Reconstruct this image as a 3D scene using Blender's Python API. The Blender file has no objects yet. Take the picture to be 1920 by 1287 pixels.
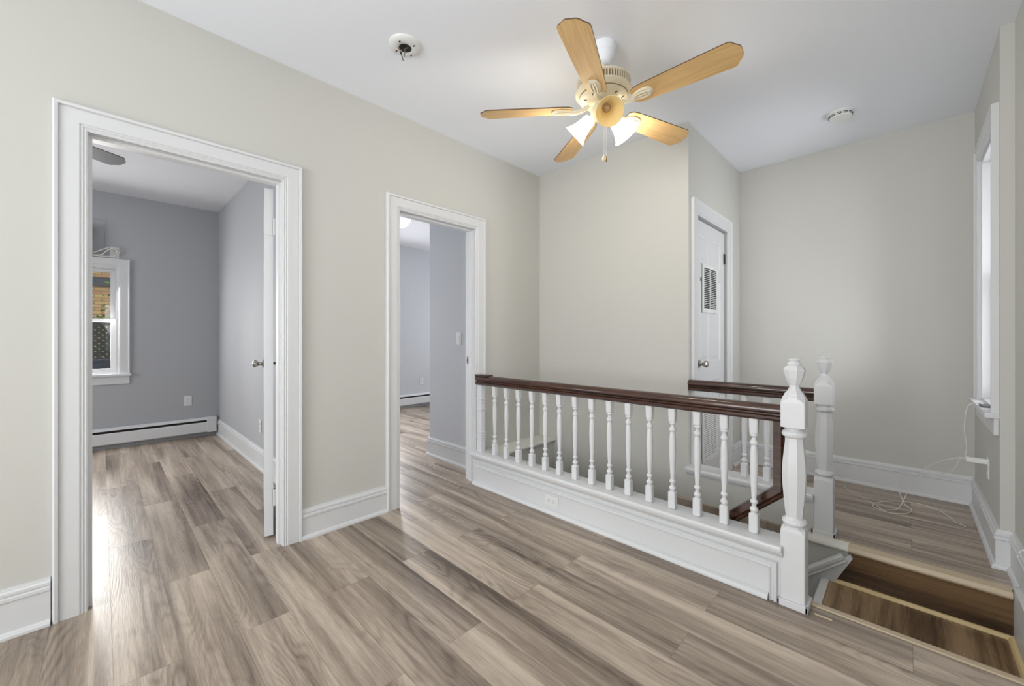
import bpy, bmesh, math, random
from mathutils import Vector, Matrix
PI = math.pi
random.seed(7)
C = bpy.context.scene.collection
S = bpy.context.scene

# ------------------------------------------------------------------ camera
CAM_YAW = 44.469
cd = bpy.data.cameras.new('camera'); cam = bpy.data.objects.new('camera', cd); C.objects.link(cam)
cam.location = (0, 0, 1.18); cam.rotation_euler = (PI/2, 0, math.radians(CAM_YAW))
cd.sensor_width = 36; cd.lens = 14.173; cd.shift_y = -0.00443; cd.clip_start = 0.02
S.camera = cam
# ------------------------------------------------------------------ world, exposure
S.view_settings.view_transform = 'Standard'; S.view_settings.look = 'None'
S.view_settings.exposure = 0.06; S.view_settings.gamma = 1.0; S.view_settings.use_curve_mapping = False
w = bpy.data.worlds.new('world'); S.world = w; w.use_nodes = True
w.node_tree.nodes['Background'].inputs[0].default_value = (0.90, 0.95, 1.0, 1)
w.node_tree.nodes['Background'].inputs[1].default_value = 1.15
def area(name, loc, rot, sx, sy, power, col):
    l = bpy.data.lights.new(name, 'AREA'); l.shape = 'RECTANGLE'; l.size = sx; l.size_y = sy
    l.energy = power; l.color = col
    o = bpy.data.objects.new(name, l); C.objects.link(o); o.location = loc; o.rotation_euler = rot
    return o
# daylight at the windows; two lights serve unseen windows added for brightness
area('daylight_rear_window', (-1.1, -2.50, 1.35), (PI/2+.06, 0, -.55), 2.1, 1.6, 94, (0.965, 0.985, 1.0))
area('daylight_right_window', (0.85, 3.57, 1.45), (PI/2+.42, 0, PI/2), 0.8, 1.7, 40, (0.94, 0.95, 1.0))
area('added_near_window_light', (0.78, 0.6, 1.5), (PI/2+.75, 0, PI/2-.5), 1.3, 1.3, 20, (0.98, 0.97, 1.0))  # added light for an unseen window, tilted up to lift the ceiling
area('daylight_bedroom_window', (-4.3, -2.56, 1.4), (PI/2, 0, 0), 1.5, 1.4, 33, (0.95, 0.97, 1.0))
area('daylight_bedroom_far_window', (-6.2, -0.28, 1.37), (PI/2-.30, 0, -PI/2), 0.74, 0.95, 46, (1.0, 0.98, 0.95))
area('added_second_bedroom_left_light', (-6.2, 1.60, 1.37), (PI/2-.2, 0, -PI/2), 0.62, 1.0, 44, (0.95, 0.97, 1.0))  # added light for an unseen window, brightens the stub wall
area('daylight_second_bedroom_window', (-6.2, 3.10, 1.37), (PI/2-.25, 0, -PI/2), 0.62, 1.0, 44, (0.97, 0.98, 1.0))
area('daylight_second_bedroom_side_window', (-5.0, 5.56, 1.4), (PI/2, 0, PI), 1.2, 1.2, 20, (0.93, 0.96, 1.0))

# ------------------------------------------------------------------ materials
def srgb(r, g, b):
    f = lambda c: (c/255/12.92) if c/255 <= 0.04045 else ((c/255+0.055)/1.055)**2.4
    return (f(r), f(g), f(b), 1)
class NT:
    def __init__(s, name):
        s.m = bpy.data.materials.new(name); s.m.use_nodes = True; s.t = s.m.node_tree
        s.b = s.t.nodes['Principled BSDF']
    def n(s, typ, **kw):
        nd = s.t.nodes.new(typ)
        for k, v in kw.items(): setattr(nd, k, v)
        return nd
    def l(s, a, b): s.t.links.new(a, b)
    def math(s, op, a, b=None, c=None):
        nd = s.n('ShaderNodeMath', operation=op)
        for i, v in enumerate((a, b, c)):
            if v is None: continue
            if isinstance(v, (int, float)): nd.inputs[i].default_value = v
            else: s.l(v, nd.inputs[i])
        return nd.outputs[0]
    def mixc(s, f, a, b, mode='MIX'):
        nd = s.n('ShaderNodeMix', data_type='RGBA', blend_type=mode)
        for i, v in ((0, f), (6, a), (7, b)):
            if isinstance(v, (int, float, tuple)): nd.inputs[i].default_value = v
            else: s.l(v, nd.inputs[i])
        return nd.outputs[2]
    def ramp(s, f, stops):
        nd = s.n('ShaderNodeValToRGB'); e = nd.color_ramp.elements
        while len(e) < len(stops): e.new(0.5)
        for i, (p, c) in enumerate(stops): e[i].position = p; e[i].color = c
        s.l(f, nd.inputs[0]); return nd.outputs[0]
    def noise(s, vec, scale, detail=4, rough=0.55, dist=0.0):
        nd = s.n('ShaderNodeTexNoise'); nd.inputs['Scale'].default_value = scale
        nd.inputs['Detail'].default_value = detail; nd.inputs['Roughness'].default_value = rough
        nd.inputs['Distortion'].default_value = dist
        if vec is not None: s.l(vec, nd.inputs['Vector'])
        return nd.outputs[0]
    def comb(s, x, y, z):
        nd = s.n('ShaderNodeCombineXYZ')
        for i, v in enumerate((x, y, z)):
            if isinstance(v, (int, float)): nd.inputs[i].default_value = v
            else: s.l(v, nd.inputs[i])
        return nd.outputs[0]
    def bump(s, h, strength, dist=0.002):
        nd = s.n('ShaderNodeBump'); nd.inputs['Strength'].default_value = strength
        nd.inputs['Distance'].default_value = dist; s.l(h, nd.inputs['Height']); s.l(nd.outputs[0], s.b.inputs['Normal'])
def paint(name, col, rough=0.6, var=0.02, bump=0.15, scale=60, spec=0.5, metal=0.0):
    t = NT(name); co = t.n('ShaderNodeTexCoord').outputs['Object']
    nz = t.noise(co, scale, 3); lo = t.noise(co, 1.3, 3)
    dk = tuple(c*(1-var*4) for c in col[:3]) + (1,)
    t.l(t.mixc(t.math('MULTIPLY', lo, 0.5), col, dk), t.b.inputs['Base Color'])
    t.b.inputs['Roughness'].default_value = rough; t.b.inputs['Metallic'].default_value = metal
    t.b.inputs['Specular IOR Level'].default_value = spec
    if bump: t.bump(nz, bump, 0.0008)
    return t.m
M = {}
M['wall'] = paint('wall_paint_greige', srgb(202, 201, 195), 0.75, 0.01, 0.12, 160, 0.3)
M['wall_blue'] = paint('wall_paint_cool_grey', srgb(178, 180, 184), 0.7, 0.01, 0.12, 160, 0.3)
M['wall_lightened'] = paint('wall_cool_grey_lightened', srgb(204, 206, 210), 0.7, 0.01, 0.12, 160, 0.3)  # lighter copy of the cool grey; second bedroom's stronger light put into colour
M['ceiling_bedroom'] = paint('ceiling_paint_toned_down', srgb(224, 225, 229), 0.85, 0.01, 0.1, 120, 0.2)  # darker copy of the ceiling white, holds down the bedrooms' overbright light
M['ceiling'] = paint('ceiling_paint', srgb(240, 243, 249), 0.85, 0.01, 0.1, 120, 0.2)
M['trim'] = paint('trim_paint_white', srgb(217, 218, 219), 0.38, 0.01, 0.12, 35, 0.4)
M['trim2'] = paint('ledge_paint_white', srgb(226, 225, 218), 0.4, 0.012, 0.2, 30)
M['plastic'] = paint('white_plastic', srgb(226, 227, 225), 0.35, 0.0, 0.0)
M['offwhite'] = paint('heater_enamel', srgb(224, 225, 226), 0.35, 0.0, 0.0)
M['cream'] = paint('cream_enamel', srgb(226, 216, 190), 0.38, 0.03, 0.15, 50)
M['cream_dark'] = paint('cream_shadow_brass', srgb(150, 125, 90), 0.35, 0.05, 0, metal=0.6)  # darker cream with recess shade put into it, also brass of one chain pull
M['chrome'] = paint('satin_nickel', srgb(175, 172, 166), 0.22, 0.0, 0.0, metal=1.0)
M['nickel_dark'] = paint('brushed_nickel', srgb(128, 128, 128), 0.4, 0.0, 0.0, metal=0.3)
M['black'] = paint('black_plastic', srgb(20, 20, 21), 0.5, 0.0, 0.0)
M['dark'] = paint('dark_gap_shade', srgb(34, 33, 32), 0.8, 0.0, 0.0)  # near-black puts shade into slots, heater fins and closet walls
M['copper'] = paint('copper_wire', srgb(150, 95, 60), 0.4, 0.0, 0.0)
M['pine'] = paint('raw_pine_moulding', srgb(232, 208, 156), 0.5, 0.02, 0.2, 40)
M['tan'] = paint('tan_laminate_nosing', srgb(200, 182, 154), 0.4, 0.03, 0.2, 40)
M['blade_grey'] = paint('grey_fan_blade', srgb(120, 122, 125), 0.45, 0.01, 0.0)
M['blade_edge'] = paint('dark_blade_edge', srgb(96, 72, 48), 0.5, 0, 0)
M['cord'] = paint('white_cord', srgb(225, 222, 214), 0.5, 0.0, 0.0)
M['device'] = paint('dark_grey_plastic', srgb(95, 96, 98), 0.4, 0.0, 0.0)

def planks(name, wd, ln, light, mid, dark, rough, axis='X', contrast=1.0, seam=0.75, fine=1.0, seed=0.0, gs=1.0):
    t = NT(name); co = t.n('ShaderNodeTexCoord').outputs['Object']
    sp = t.n('ShaderNodeSeparateXYZ'); t.l(co, sp.inputs[0])
    X, Y = {'X': (sp.outputs[0], sp.outputs[1]), 'Y': (sp.outputs[1], sp.outputs[0]), 'XZ': (sp.outputs[0], sp.outputs[2])}[axis]
    ry = t.math('ADD', t.math('DIVIDE', t.math('SUBTRACT', Y, 0.93), wd), 50.0+seed); row = t.math('FLOOR', ry); fy = t.math('FRACT', ry)
    par = t.math('MULTIPLY', t.math('FRACT', t.math('MULTIPLY', row, 0.5)), 1.0)
    rx = t.math('ADD', t.math('DIVIDE', t.math('ADD', X, 1.266), ln), t.math('ADD', par, 40.0))
    col = t.math('FLOOR', rx); fx = t.math('FRACT', rx)
    w2 = t.n('ShaderNodeTexWhiteNoise', noise_dimensions='3D'); t.l(t.comb(row, col, 3.1), w2.inputs['Vector'])
    pid = w2.outputs[0]; off = t.math('MULTIPLY', pid, 37.0)
    xo = t.math('ADD', t.math('MULTIPLY', X, gs), off); yo = t.math('ADD', t.math('MULTIPLY', Y, gs), t.math('MULTIPLY', pid, 91.0))
    # slow streaks along the board, warped
    big = t.noise(t.comb(t.math('MULTIPLY', xo, 0.6), t.math('MULTIPLY', yo, 7.0), off), 1.0, 3, 0.5, 0.5)
    med = t.noise(t.comb(t.math('MULTIPLY', xo, 1.2), t.math('MULTIPLY', yo, 34.0), off), 1.0, 5, 0.65, 0.35)
    fin = t.noise(t.comb(t.math('MULTIPLY', xo, 14.0), t.math('MULTIPLY', yo, 260.0), off), 1.0, 3, 0.6, 0.2)
    # growth-ring lines: distance field of a stretched noise, banded
    rf = t.noise(t.comb(t.math('MULTIPLY', xo, 0.9), t.math('MULTIPLY', yo, 5.0), t.math('ADD', off, 9.0)), 1.0, 2, 0.4, 0.3)
    ring = t.math('SINE', t.math('MULTIPLY', rf, 170.0))
    ring = t.math('POWER', t.math('MULTIPLY_ADD', ring, 0.5, 0.5), 2.0)
    rmask = t.noise(t.comb(t.math('MULTIPLY', xo, 1.2), t.math('MULTIPLY', yo, 5.0), t.math('ADD', off, 21.0)), 1.0, 2)
    rmask = t.math('MULTIPLY', t.math('SUBTRACT', rmask, 0.42), 2.6); rmask.node.use_clamp = True
    v = t.math('ADD', t.math('MULTIPLY', t.math('SUBTRACT', big, 0.5), 1.75*contrast), t.math('MULTIPLY', t.math('SUBTRACT', med, 0.5), 1.05*contrast))
    v = t.math('ADD', v, t.math('MULTIPLY', t.math('SUBTRACT', pid, 0.5), 0.22))
    v = t.math('ADD', v, t.math('MULTIPLY', t.math('SUBTRACT', fin, 0.5), 0.32*fine))
    v = t.math('SUBTRACT', v, t.math('MULTIPLY', t.math('MULTIPLY', ring, rmask), 0.22*fine))
    v = t.math('ADD', v, 0.55)
    c = t.ramp(v, [(0.02, dark), (0.50, mid), (0.86, light), (1.0, tuple(min(1, x*1.1) for x in light[:3]) + (1,))])
    tint = t.mixc(t.math('MULTIPLY', t.noise(t.comb(t.math('MULTIPLY', xo, .5), t.math('MULTIPLY', yo, 2.5), off), 1.0, 1), 0.28), c, (1.0, 0.93, 0.84, 1), 'MULTIPLY')
    # seams
    e1 = t.math('MINIMUM', fy, t.math('SUBTRACT', 1.0, fy)); e1 = t.math('MULTIPLY', e1, wd)
    e2 = t.math('MINIMUM', fx, t.math('SUBTRACT', 1.0, fx)); e2 = t.math('MULTIPLY', e2, ln)
    e = t.math('LESS_THAN', t.math('MINIMUM', e1, e2), 0.0011)
    cc = t.mixc(t.math('MULTIPLY', e, seam), tint, dark)
    t.l(cc, t.b.inputs['Base Color'])
    t.l(t.math('ADD', rough-0.06, t.math('MULTIPLY', fin, 0.14)), t.b.inputs['Roughness'])
    t.bump(t.math('SUBTRACT', t.math('MULTIPLY', fin, 0.6), t.math('ADD', t.math('MULTIPLY', e, 1.0), t.math('MULTIPLY', t.math('MULTIPLY', ring, rmask), 0.3))), 0.35, 0.0012)
    return t.m
M['floor'] = planks('floor_laminate', 0.18, 1.28, srgb(194, 180, 164), srgb(155, 141, 127), srgb(88, 75, 65), 0.31, contrast=1.0, fine=1.5, seam=.45)
M['landing'] = planks('landing_laminate', 4.0, 9.0, srgb(160, 134, 102), srgb(108, 84, 60), srgb(34, 25, 18), 0.25, 'Y', 1.45, 0.0, 0.5, .4, .55)
M['riser'] = planks('riser_laminate', 3.0, 9.0, srgb(112, 88, 62), srgb(66, 50, 36), srgb(18, 13, 10), 0.28, 'XZ', 1.6, 0.0, 0.5, .2, .6)

def wood(name, light, dark, rough, sx, sy, sz, coat=0.0):
    t = NT(name); co = t.n('ShaderNodeTexCoord').outputs['Object']
    mp = t.n('ShaderNodeMapping'); t.l(co, mp.inputs[0]); mp.inputs['Scale'].default_value = (sx, sy, sz)
    a = t.noise(mp.outputs[0], 1.0, 5, 0.6, 0.6)
    t.l(t.ramp(a, [(0.3, dark), (0.7, light)]), t.b.inputs['Base Color'])
    t.b.inputs['Roughness'].default_value = rough; t.b.inputs['Coat Weight'].default_value = coat
    return t.m
M['rail'] = wood('mahogany_stain', srgb(78, 46, 30), srgb(38, 22, 16), 0.26, 3, 40, 40, 0.3)
M['blade'] = wood('maple_blade', srgb(226, 190, 134), srgb(204, 164, 106), 0.4, 4, 60, 4)
def glass_mat():
    t = NT('window_glass'); tr = t.n('ShaderNodeBsdfTransparent'); gl = t.n('ShaderNodeBsdfGlossy'); gl.inputs['Roughness'].default_value = 0.02
    fr = t.n('ShaderNodeFresnel'); fr.inputs[0].default_value = 1.45; mx = t.n('ShaderNodeMixShader')
    t.l(fr.outputs[0], mx.inputs[0]); t.l(tr.outputs[0], mx.inputs[1]); t.l(gl.outputs[0], mx.inputs[2])
    t.l(mx.outputs[0], t.t.nodes['Material Output'].inputs[0]); return t.m
M['glass'] = glass_mat()
def shade_mat(name, col, em, ecol):
    t = NT(name); t.b.inputs['Base Color'].default_value = col; t.b.inputs['Roughness'].default_value = 0.3
    tr = t.n('ShaderNodeBsdfTranslucent'); tr.inputs[0].default_value = col
    mx = t.n('ShaderNodeMixShader'); mx.inputs[0].default_value = 0.45
    t.l(t.b.outputs[0], mx.inputs[1]); t.l(tr.outputs[0], mx.inputs[2]); t.l(mx.outputs[0], t.t.nodes['Material Output'].inputs[0])
    t.b.inputs['Emission Color'].default_value = ecol; t.b.inputs['Emission Strength'].default_value = em
    return t.m
M['shade_lit'] = shade_mat('lit_frosted_glass', srgb(250, 244, 228), 1.3, (1, 0.95, 0.84, 1))
M['shade_unlit'] = shade_mat('frosted_glass_faint_glow', srgb(244, 226, 176), 0.06, (1, 0.86, 0.55, 1))  # faint emission put in, so the unlit shade still glows a little
M['bulb'] = shade_mat('lit_bulb', srgb(255, 250, 235), 4.0, (1, 0.93, 0.8, 1))
M['bulb_off'] = paint('unlit_bulb_base', srgb(176, 150, 112), 0.3, 0.0, 0.0)
M['dome'] = shade_mat('lit_dome_glass', srgb(240, 240, 240), 0.75, (0.97, 0.98, 1, 1))
def brick_mat():
    t = NT('yellow_brick'); co = t.n('ShaderNodeTexCoord').outputs['Object']; sp = t.n('ShaderNodeSeparateXYZ'); t.l(co, sp.inputs[0])
    b = t.n('ShaderNodeTexBrick'); t.l(t.comb(sp.outputs[1], sp.outputs[2], 0), b.inputs['Vector'])
    b.inputs['Color1'].default_value = srgb(222, 188, 128); b.inputs['Color2'].default_value = srgb(190, 140, 88)  # brick colours lightened in place of direct sun
    b.inputs['Mortar'].default_value = srgb(150, 135, 115); b.inputs['Scale'].default_value = 1.0
    b.inputs['Brick Width'].default_value = 0.22; b.inputs['Row Height'].default_value = 0.075; b.inputs['Mortar Size'].default_value = 0.008
    t.l(b.outputs[0], t.b.inputs['Base Color']); t.b.inputs['Roughness'].default_value = 0.9
    return t.m
M['brick'] = brick_mat()
M['leaf'] = paint('leaves', srgb(112, 142, 62), 0.7, 0.08, 0)
M['lattice'] = paint('dark_lattice', srgb(60, 66, 58), 0.8, 0.05, 0)
M['roof'] = paint('grey_roof', srgb(90, 92, 95), 0.8, 0.05, 0)
M['bluecover'] = paint('blue_black_tarp', srgb(28, 38, 56), 0.4, 0.05, 0)
M['ground'] = paint('ground', srgb(120, 118, 110), 0.9, 0.05, 0)

# ------------------------------------------------------------------ mesh helpers
def link(name, bm, mats, parent=None, smooth=False):
    bmesh.ops.recalc_face_normals(bm, faces=bm.faces)
    me = bpy.data.meshes.new(name); bm.to_mesh(me); bm.free()
    for m in (mats if isinstance(mats, (list, tuple)) else [mats]): me.materials.append(M[m])
    o = bpy.data.objects.new(name, me); C.objects.link(o)
    if smooth:
        for p in me.polygons: p.use_smooth = True
        md = o.modifiers.new('edge_split', 'EDGE_SPLIT'); md.split_angle = math.radians(38)
    if parent: o.parent = parent
    return o
def tag(o, label, cat, group=None, kind=None):
    o['label'] = label; o['category'] = cat
    if group: o['group'] = group
    if kind: o['kind'] = kind
    return o
def struct(o, label, cat): return tag(o, label, cat, kind='structure')
def empty(name, loc=(0, 0, 0), rz=0):
    o = bpy.data.objects.new(name, None); C.objects.link(o); o.location = loc; o.rotation_euler = (0, 0, rz); o.empty_display_size = 0.1
    return o
def box(bm, x0, x1, y0, y1, z0, z1, mi=0, bev=0.0):
    r = bmesh.ops.create_cube(bm, size=1, matrix=Matrix.Translation(((x0+x1)/2, (y0+y1)/2, (z0+z1)/2)) @ Matrix.Diagonal((abs(x1-x0), abs(y1-y0), abs(z1-z0), 1)))
    fs = {f for v in r['verts'] for f in v.link_faces}
    for f in fs: f.material_index = mi
    if bev:
        es = {e for v in r['verts'] for e in v.link_edges}
        rr = bmesh.ops.bevel(bm, geom=list(es), offset=bev, segments=2, affect='EDGES', profile=0.6)
        for f in rr['faces']: f.material_index = mi
    return fs
def bx(name, mats, *dims, parent=None, bev=0.0):
    bm = bmesh.new(); box(bm, *dims, bev=bev); return link(name, bm, mats, parent)
def sweep(bm, pts, prof, fn, closed_prof=True, caps=True):
    """pts: 2-D polyline; prof: (o,n) with o to the LEFT of travel; fn(a,b,n)->Vector. Mitred corners."""
    n = len(pts); rings = []
    for i in range(n):
        p = Vector(pts[i])
        d0 = (Vector(pts[i])-Vector(pts[i-1])).normalized() if i > 0 else None
        d1 = (Vector(pts[i+1])-Vector(pts[i])).normalized() if i < n-1 else None
        l0 = Vector((-d0.y, d0.x)) if d0 else None; l1 = Vector((-d1.y, d1.x)) if d1 else None
        if l0 is None: m = l1
        elif l1 is None: m = l0
        else:
            m = (l0+l1); m = m/max(1e-6, m.dot(l0)) if m.length > 1e-6 else l0
        rings.append([bm.verts.new(fn(*(p+m*o), nn)) for o, nn in prof])
    k = len(prof)
    for a, b in zip(rings[:-1], rings[1:]):
        for j in range(k if closed_prof else k-1):
            bm.faces.new((a[j], a[(j+1) % k], b[(j+1) % k], b[j]))
    if caps and closed_prof:
        bm.faces.new(rings[0][::-1]); bm.faces.new(rings[-1])
def lathe(bm, prof, seg=24, mat=Matrix(), caps=True, ph=0.0):
    rings = []
    for r, z in prof:
        rings.append([bm.verts.new(mat @ Vector((r*math.cos(ph+2*PI*i/seg), r*math.sin(ph+2*PI*i/seg), z))) for i in range(seg)])
    for a, b in zip(rings[:-1], rings[1:]):
        for i in range(seg): bm.faces.new((a[i], a[(i+1) % seg], b[(i+1) % seg], b[i]))
    if caps:
        bm.faces.new(rings[0][::-1]); bm.faces.new(rings[-1])
def smooth_path(pts, n=8):
    P = [Vector(p) for p in pts]; P = [2*P[0]-P[1]] + P + [2*P[-1]-P[-2]]; out = []
    for i in range(1, len(P)-2):
        a, b, c, d = P[i-1:i+3]
        for k in range(n):
            t = k/n; out.append(0.5*((2*b)+(c-a)*t+(2*a-5*b+4*c-d)*t*t+(-a+3*b-3*c+d)*t**3))
    out.append(P[-2]); return out
def tube(bm, pts, r, seg=6, sm=8):
    P = smooth_path(pts, sm) if sm else [Vector(p) for p in pts]
    rings = []; up = Vector((0.13, 0.21, 0.97)).normalized()
    for i, p in enumerate(P):
        d = (P[min(i+1, len(P)-1)]-P[max(i-1, 0)]).normalized()
        s = d.cross(up); s = s.normalized() if s.length > 1e-4 else Vector((1, 0, 0)); u = s.cross(d)
        rings.append([bm.verts.new(p + r*(math.cos(2*PI*k/seg)*s + math.sin(2*PI*k/seg)*u)) for k in range(seg)])
    for a, b in zip(rings[:-1], rings[1:]):
        for k in range(seg): bm.faces.new((a[k], a[(k+1) % seg], b[(k+1) % seg], b[k]))
    bm.faces.new(rings[0][::-1]); bm.faces.new(rings[-1])
def axis_mat(loc, direction):
    """matrix whose +Z points along direction"""
    return Matrix.Translation(loc) @ Vector(direction).to_track_quat('Z', 'Y').to_matrix().to_4x4()

# ------------------------------------------------------------------ dimensions
CE = 2.745                # ceiling height
XL, XLb = -2.54, -2.655    # left wall faces
YB = 2.97                 # back wall face
XC = -1.13                # closet wall face
YF = 4.215                # far wall face
XR, XR2 = 0.33, 0.378     # window wall face, near right wall face
XF = -6.10                # bedrooms' far wall face
F2 = 0.028                # far floor level
LZ = -0.19                # stair landing level
D1 = (-0.04, 0.72); D2 = (1.46, 2.15); DH = 2.075

def wall_mesh(name, rects, label, cool=lambda n, c: False, mats=('wall', 'wall_blue', 'wall_lightened')):
    bm = bmesh.new()
    for r in rects: box(bm, *r)
    bmesh.ops.recalc_face_normals(bm, faces=bm.faces)
    for f in bm.faces: f.material_index = int(cool(f.normal, f.calc_center_median()))
    return struct(link(name, bm, mats), label, 'wall')
wall_mesh('wall_left', [(XLb, XL, -2.6, D1[0]-.02, -.2, CE), (XLb, XL, D1[0]-.02, D1[1]+.02, DH+.02, CE), (XLb, XL, D1[1]+.02, D2[0]-.02, -.2, CE),
          (XLb, XL, D2[0]-.02, D2[1]+.02, DH+.02, CE), (XLb, XL, D2[1]+.02, 3.09, -2.8, CE)], 'greige painted left wall holding the two open doorways', lambda n, c: (2 if c.y > 1.1 else 1) if n.x < -0.5 else 0)
wall_mesh('wall_back', [(XL, XC-.12, YB, YB+.12, -2.8, CE)], 'greige wall behind the long stair railing')
wall_mesh('wall_closet', [(XC-.12, XC, YB, 3.12, -2.8, CE), (XC-.12, XC, 3.12, 3.81, 2.125, CE), (XC-.12, XC, 3.81, YF, -.2, CE)], 'shaded return wall around the white closet door')
wall_mesh('wall_closet_inside', [(-2.2, XC-.12, 4.215, 4.33, -.2, CE), (-2.3, -2.2, 3.09, 4.33, -.2, CE)], 'closet inner walls coloured near black in place of shade', mats=('dark',))  # closet darkness is put into the wall colour
wall_mesh('wall_far', [(XC-.12, XR+.17, YF, YF+.12, -.2, CE)], 'wide pale grey wall beyond the second railing')
WY0, WY1, WZ0, WZ1 = 3.27, 3.86, 0.80, 2.29
wall_mesh('wall_window', [(XR, XR+.17, 3.16, WY0, -.2, CE), (XR, XR+.17, WY1, YF, -.2, CE), (XR, XR+.17, WY0, WY1, -.2, WZ0), (XR, XR+.17, WY0, WY1, WZ1, CE)], 'grey wall with the tall window at far right')
wall_mesh('wall_right', [(XR2, XR2+.17, -2.6, 0.0, -2.8, CE), (XR2, XR2+.17, 0.0, 1.2, -2.8, .85), (XR2, XR2+.17, 0.0, 1.2, 2.15, CE), (XR2, XR2+.17, 1.2, 3.16, -2.8, CE)], 'greige near wall at the right edge')
wall_mesh('wall_rear', [(XL, XR2+.17, -2.74, -2.6, -.2, .5), (XL, XR2+.17, -2.74, -2.6, 2.2, CE), (XL, -2.2, -2.74, -2.6, .5, 2.2), (0.0, XR2+.17, -2.74, -2.6, .5, 2.2)], 'wall behind the viewer with a wide window')
# bedrooms
B1 = (-0.70, 0.13, 0.80, 1.95); B2 = (2.77, 3.43, 0.80, 1.92); B3 = (1.27, 1.93, 0.80, 1.92); AC = (-0.66, -0.07, 2.04, 2.35)
wall_mesh('wall_bedroom_far', [(XF-.16, XF, -2.5, B1[0], -.2, CE), (XF-.16, XF, B1[1], 1.07, -.2, CE), (XF-.16, XF, 1.07, B3[0], -.2, CE), (XF-.16, XF, B3[1], B2[0], -.2, CE), (XF-.16, XF, B3[0], B3[1], -.2, B3[2]), (XF-.16, XF, B3[0], B3[1], B3[3], CE), (XF-.16, XF, B2[1], 5.6, -.2, CE),
          (XF-.16, XF, B1[0], B1[1], -.2, B1[2]), (XF-.16, XF, B1[0], B1[1], B1[3], CE), (XF-.16, XF, B2[0], B2[1], -.2, B2[2]), (XF-.16, XF, B2[0], B2[1], B2[3], CE)],
          'cool grey far wall of both bedrooms', lambda n, c: 2 if c.y > 1.2 else 1)
wall_mesh('wall_partition', [(XF, XLb, 1.02, 1.13, -.2, CE)], 'cool grey wall dividing the two bedrooms', lambda n, c: 2 if n.y > .5 else 1)
wall_mesh('wall_bedroom_side', [(XF, -5.1, -2.62, -2.5, -.2, CE), (-3.5, XLb, -2.62, -2.5, -.2, CE), (-5.1, -3.5, -2.62, -2.5, -.2, .65), (-5.1, -3.5, -2.62, -2.5, 2.15, CE)], 'bedroom wall with the window that lights the floor', lambda n, c: True)
wall_mesh('wall_second_bedroom_stub', [(-3.47, XLb, 2.34, 5.5, -.2, CE)], 'cool grey wall block seen through the second doorway', lambda n, c: 2)
wall_mesh('wall_second_bedroom_end', [(XF, -5.65, 5.5, 5.62, -.2, CE), (-4.35, -3.47, 5.5, 5.62, -.2, CE), (-5.65, -4.35, 5.5, 5.62, -.2, .75), (-5.65, -4.35, 5.5, 5.62, 2.05, CE)], 'cool grey end wall of the second bedroom', lambda n, c: 2)
# ceilings
struct(bx('ceiling', 'ceiling', XLb, .6, -2.74, YF+.12, CE, CE+.1), 'white painted ceiling over the hall and stairwell', 'ceiling')
struct(bx('ceiling_bedrooms', 'ceiling_bedroom', XF-.16, XLb, -2.62, 5.62, CE, CE+.1), 'white ceiling of the two bedrooms', 'ceiling')
# floors
bm = bmesh.new()
box(bm, XF-.1, XR2+.02, -2.62, 2.215, -.05, 0); box(bm, XF-.1, XLb+.05, 2.215, 5.5, -.05, 0)
struct(link('floor', bm, 'floor'), 'grey-brown wood-look plank floor', 'floor')
struct(bx('floor_far', 'floor', XC-.12, XR2+.02, 2.925, YF, -.05, F2), 'plank floor beyond the stair opening', 'floor')
struct(bx('floor_landing', 'landing', -.335, XR2, 2.215, 2.925, LZ-.04, LZ), 'dark streaked wood landing one step down', 'floor')
# stairwell faces below floor level
wall_mesh('wall_stairwell_near', [(XL, XR2, 2.125, 2.215, -2.8, -.05)], 'stairwell wall under the near floor edge')
wall_mesh('wall_stairwell_far', [(XC-.12, -.235, 2.95, 3.05, -2.8, .0), (-.47, -.235, 2.905, 2.95, -2.8, .0)], 'stairwell wall under the far sill')
bm = bmesh.new(); rv = [(XR2, F2-.03), (-.222, F2-.03), (-.222, -.03), (-.38, -.17), (-.38, LZ), (XR2, LZ)]
ra = [bm.verts.new((x, 2.8995, z)) for x, z in rv]; rb = [bm.verts.new((x, 2.9045, z)) for x, z in rv]; bm.faces.new(ra); bm.faces.new(rb[::-1])
for i in range(6): bm.faces.new((ra[i], ra[(i+1) % 6], rb[(i+1) % 6], rb[i]))
struct(link('floor_landing_riser', bm, 'riser'), 'dark brown wood riser below the far floor edge', 'riser')
struct(bx('floor_lower', 'floor', XL, XR2, 2.215, 2.95, -2.8, -2.75), 'floor at the bottom of the stairwell', 'floor')
fl = empty('stair_flight', (0, 0, 0)); struct(fl, 'stair treads going down behind the near knee wall', 'stairs')
for i in range(7):
    z = LZ-.19*(i+1); x1 = -.335-.25*i
    o = bx('tread', 'landing', x1-.27, x1+.02, 2.215, 2.95, z-.03, z, parent=fl, bev=.004)
    bx('riser', 'trim', x1-.012, x1, 2.215, 2.95, z, z+.16, parent=fl)

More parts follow.
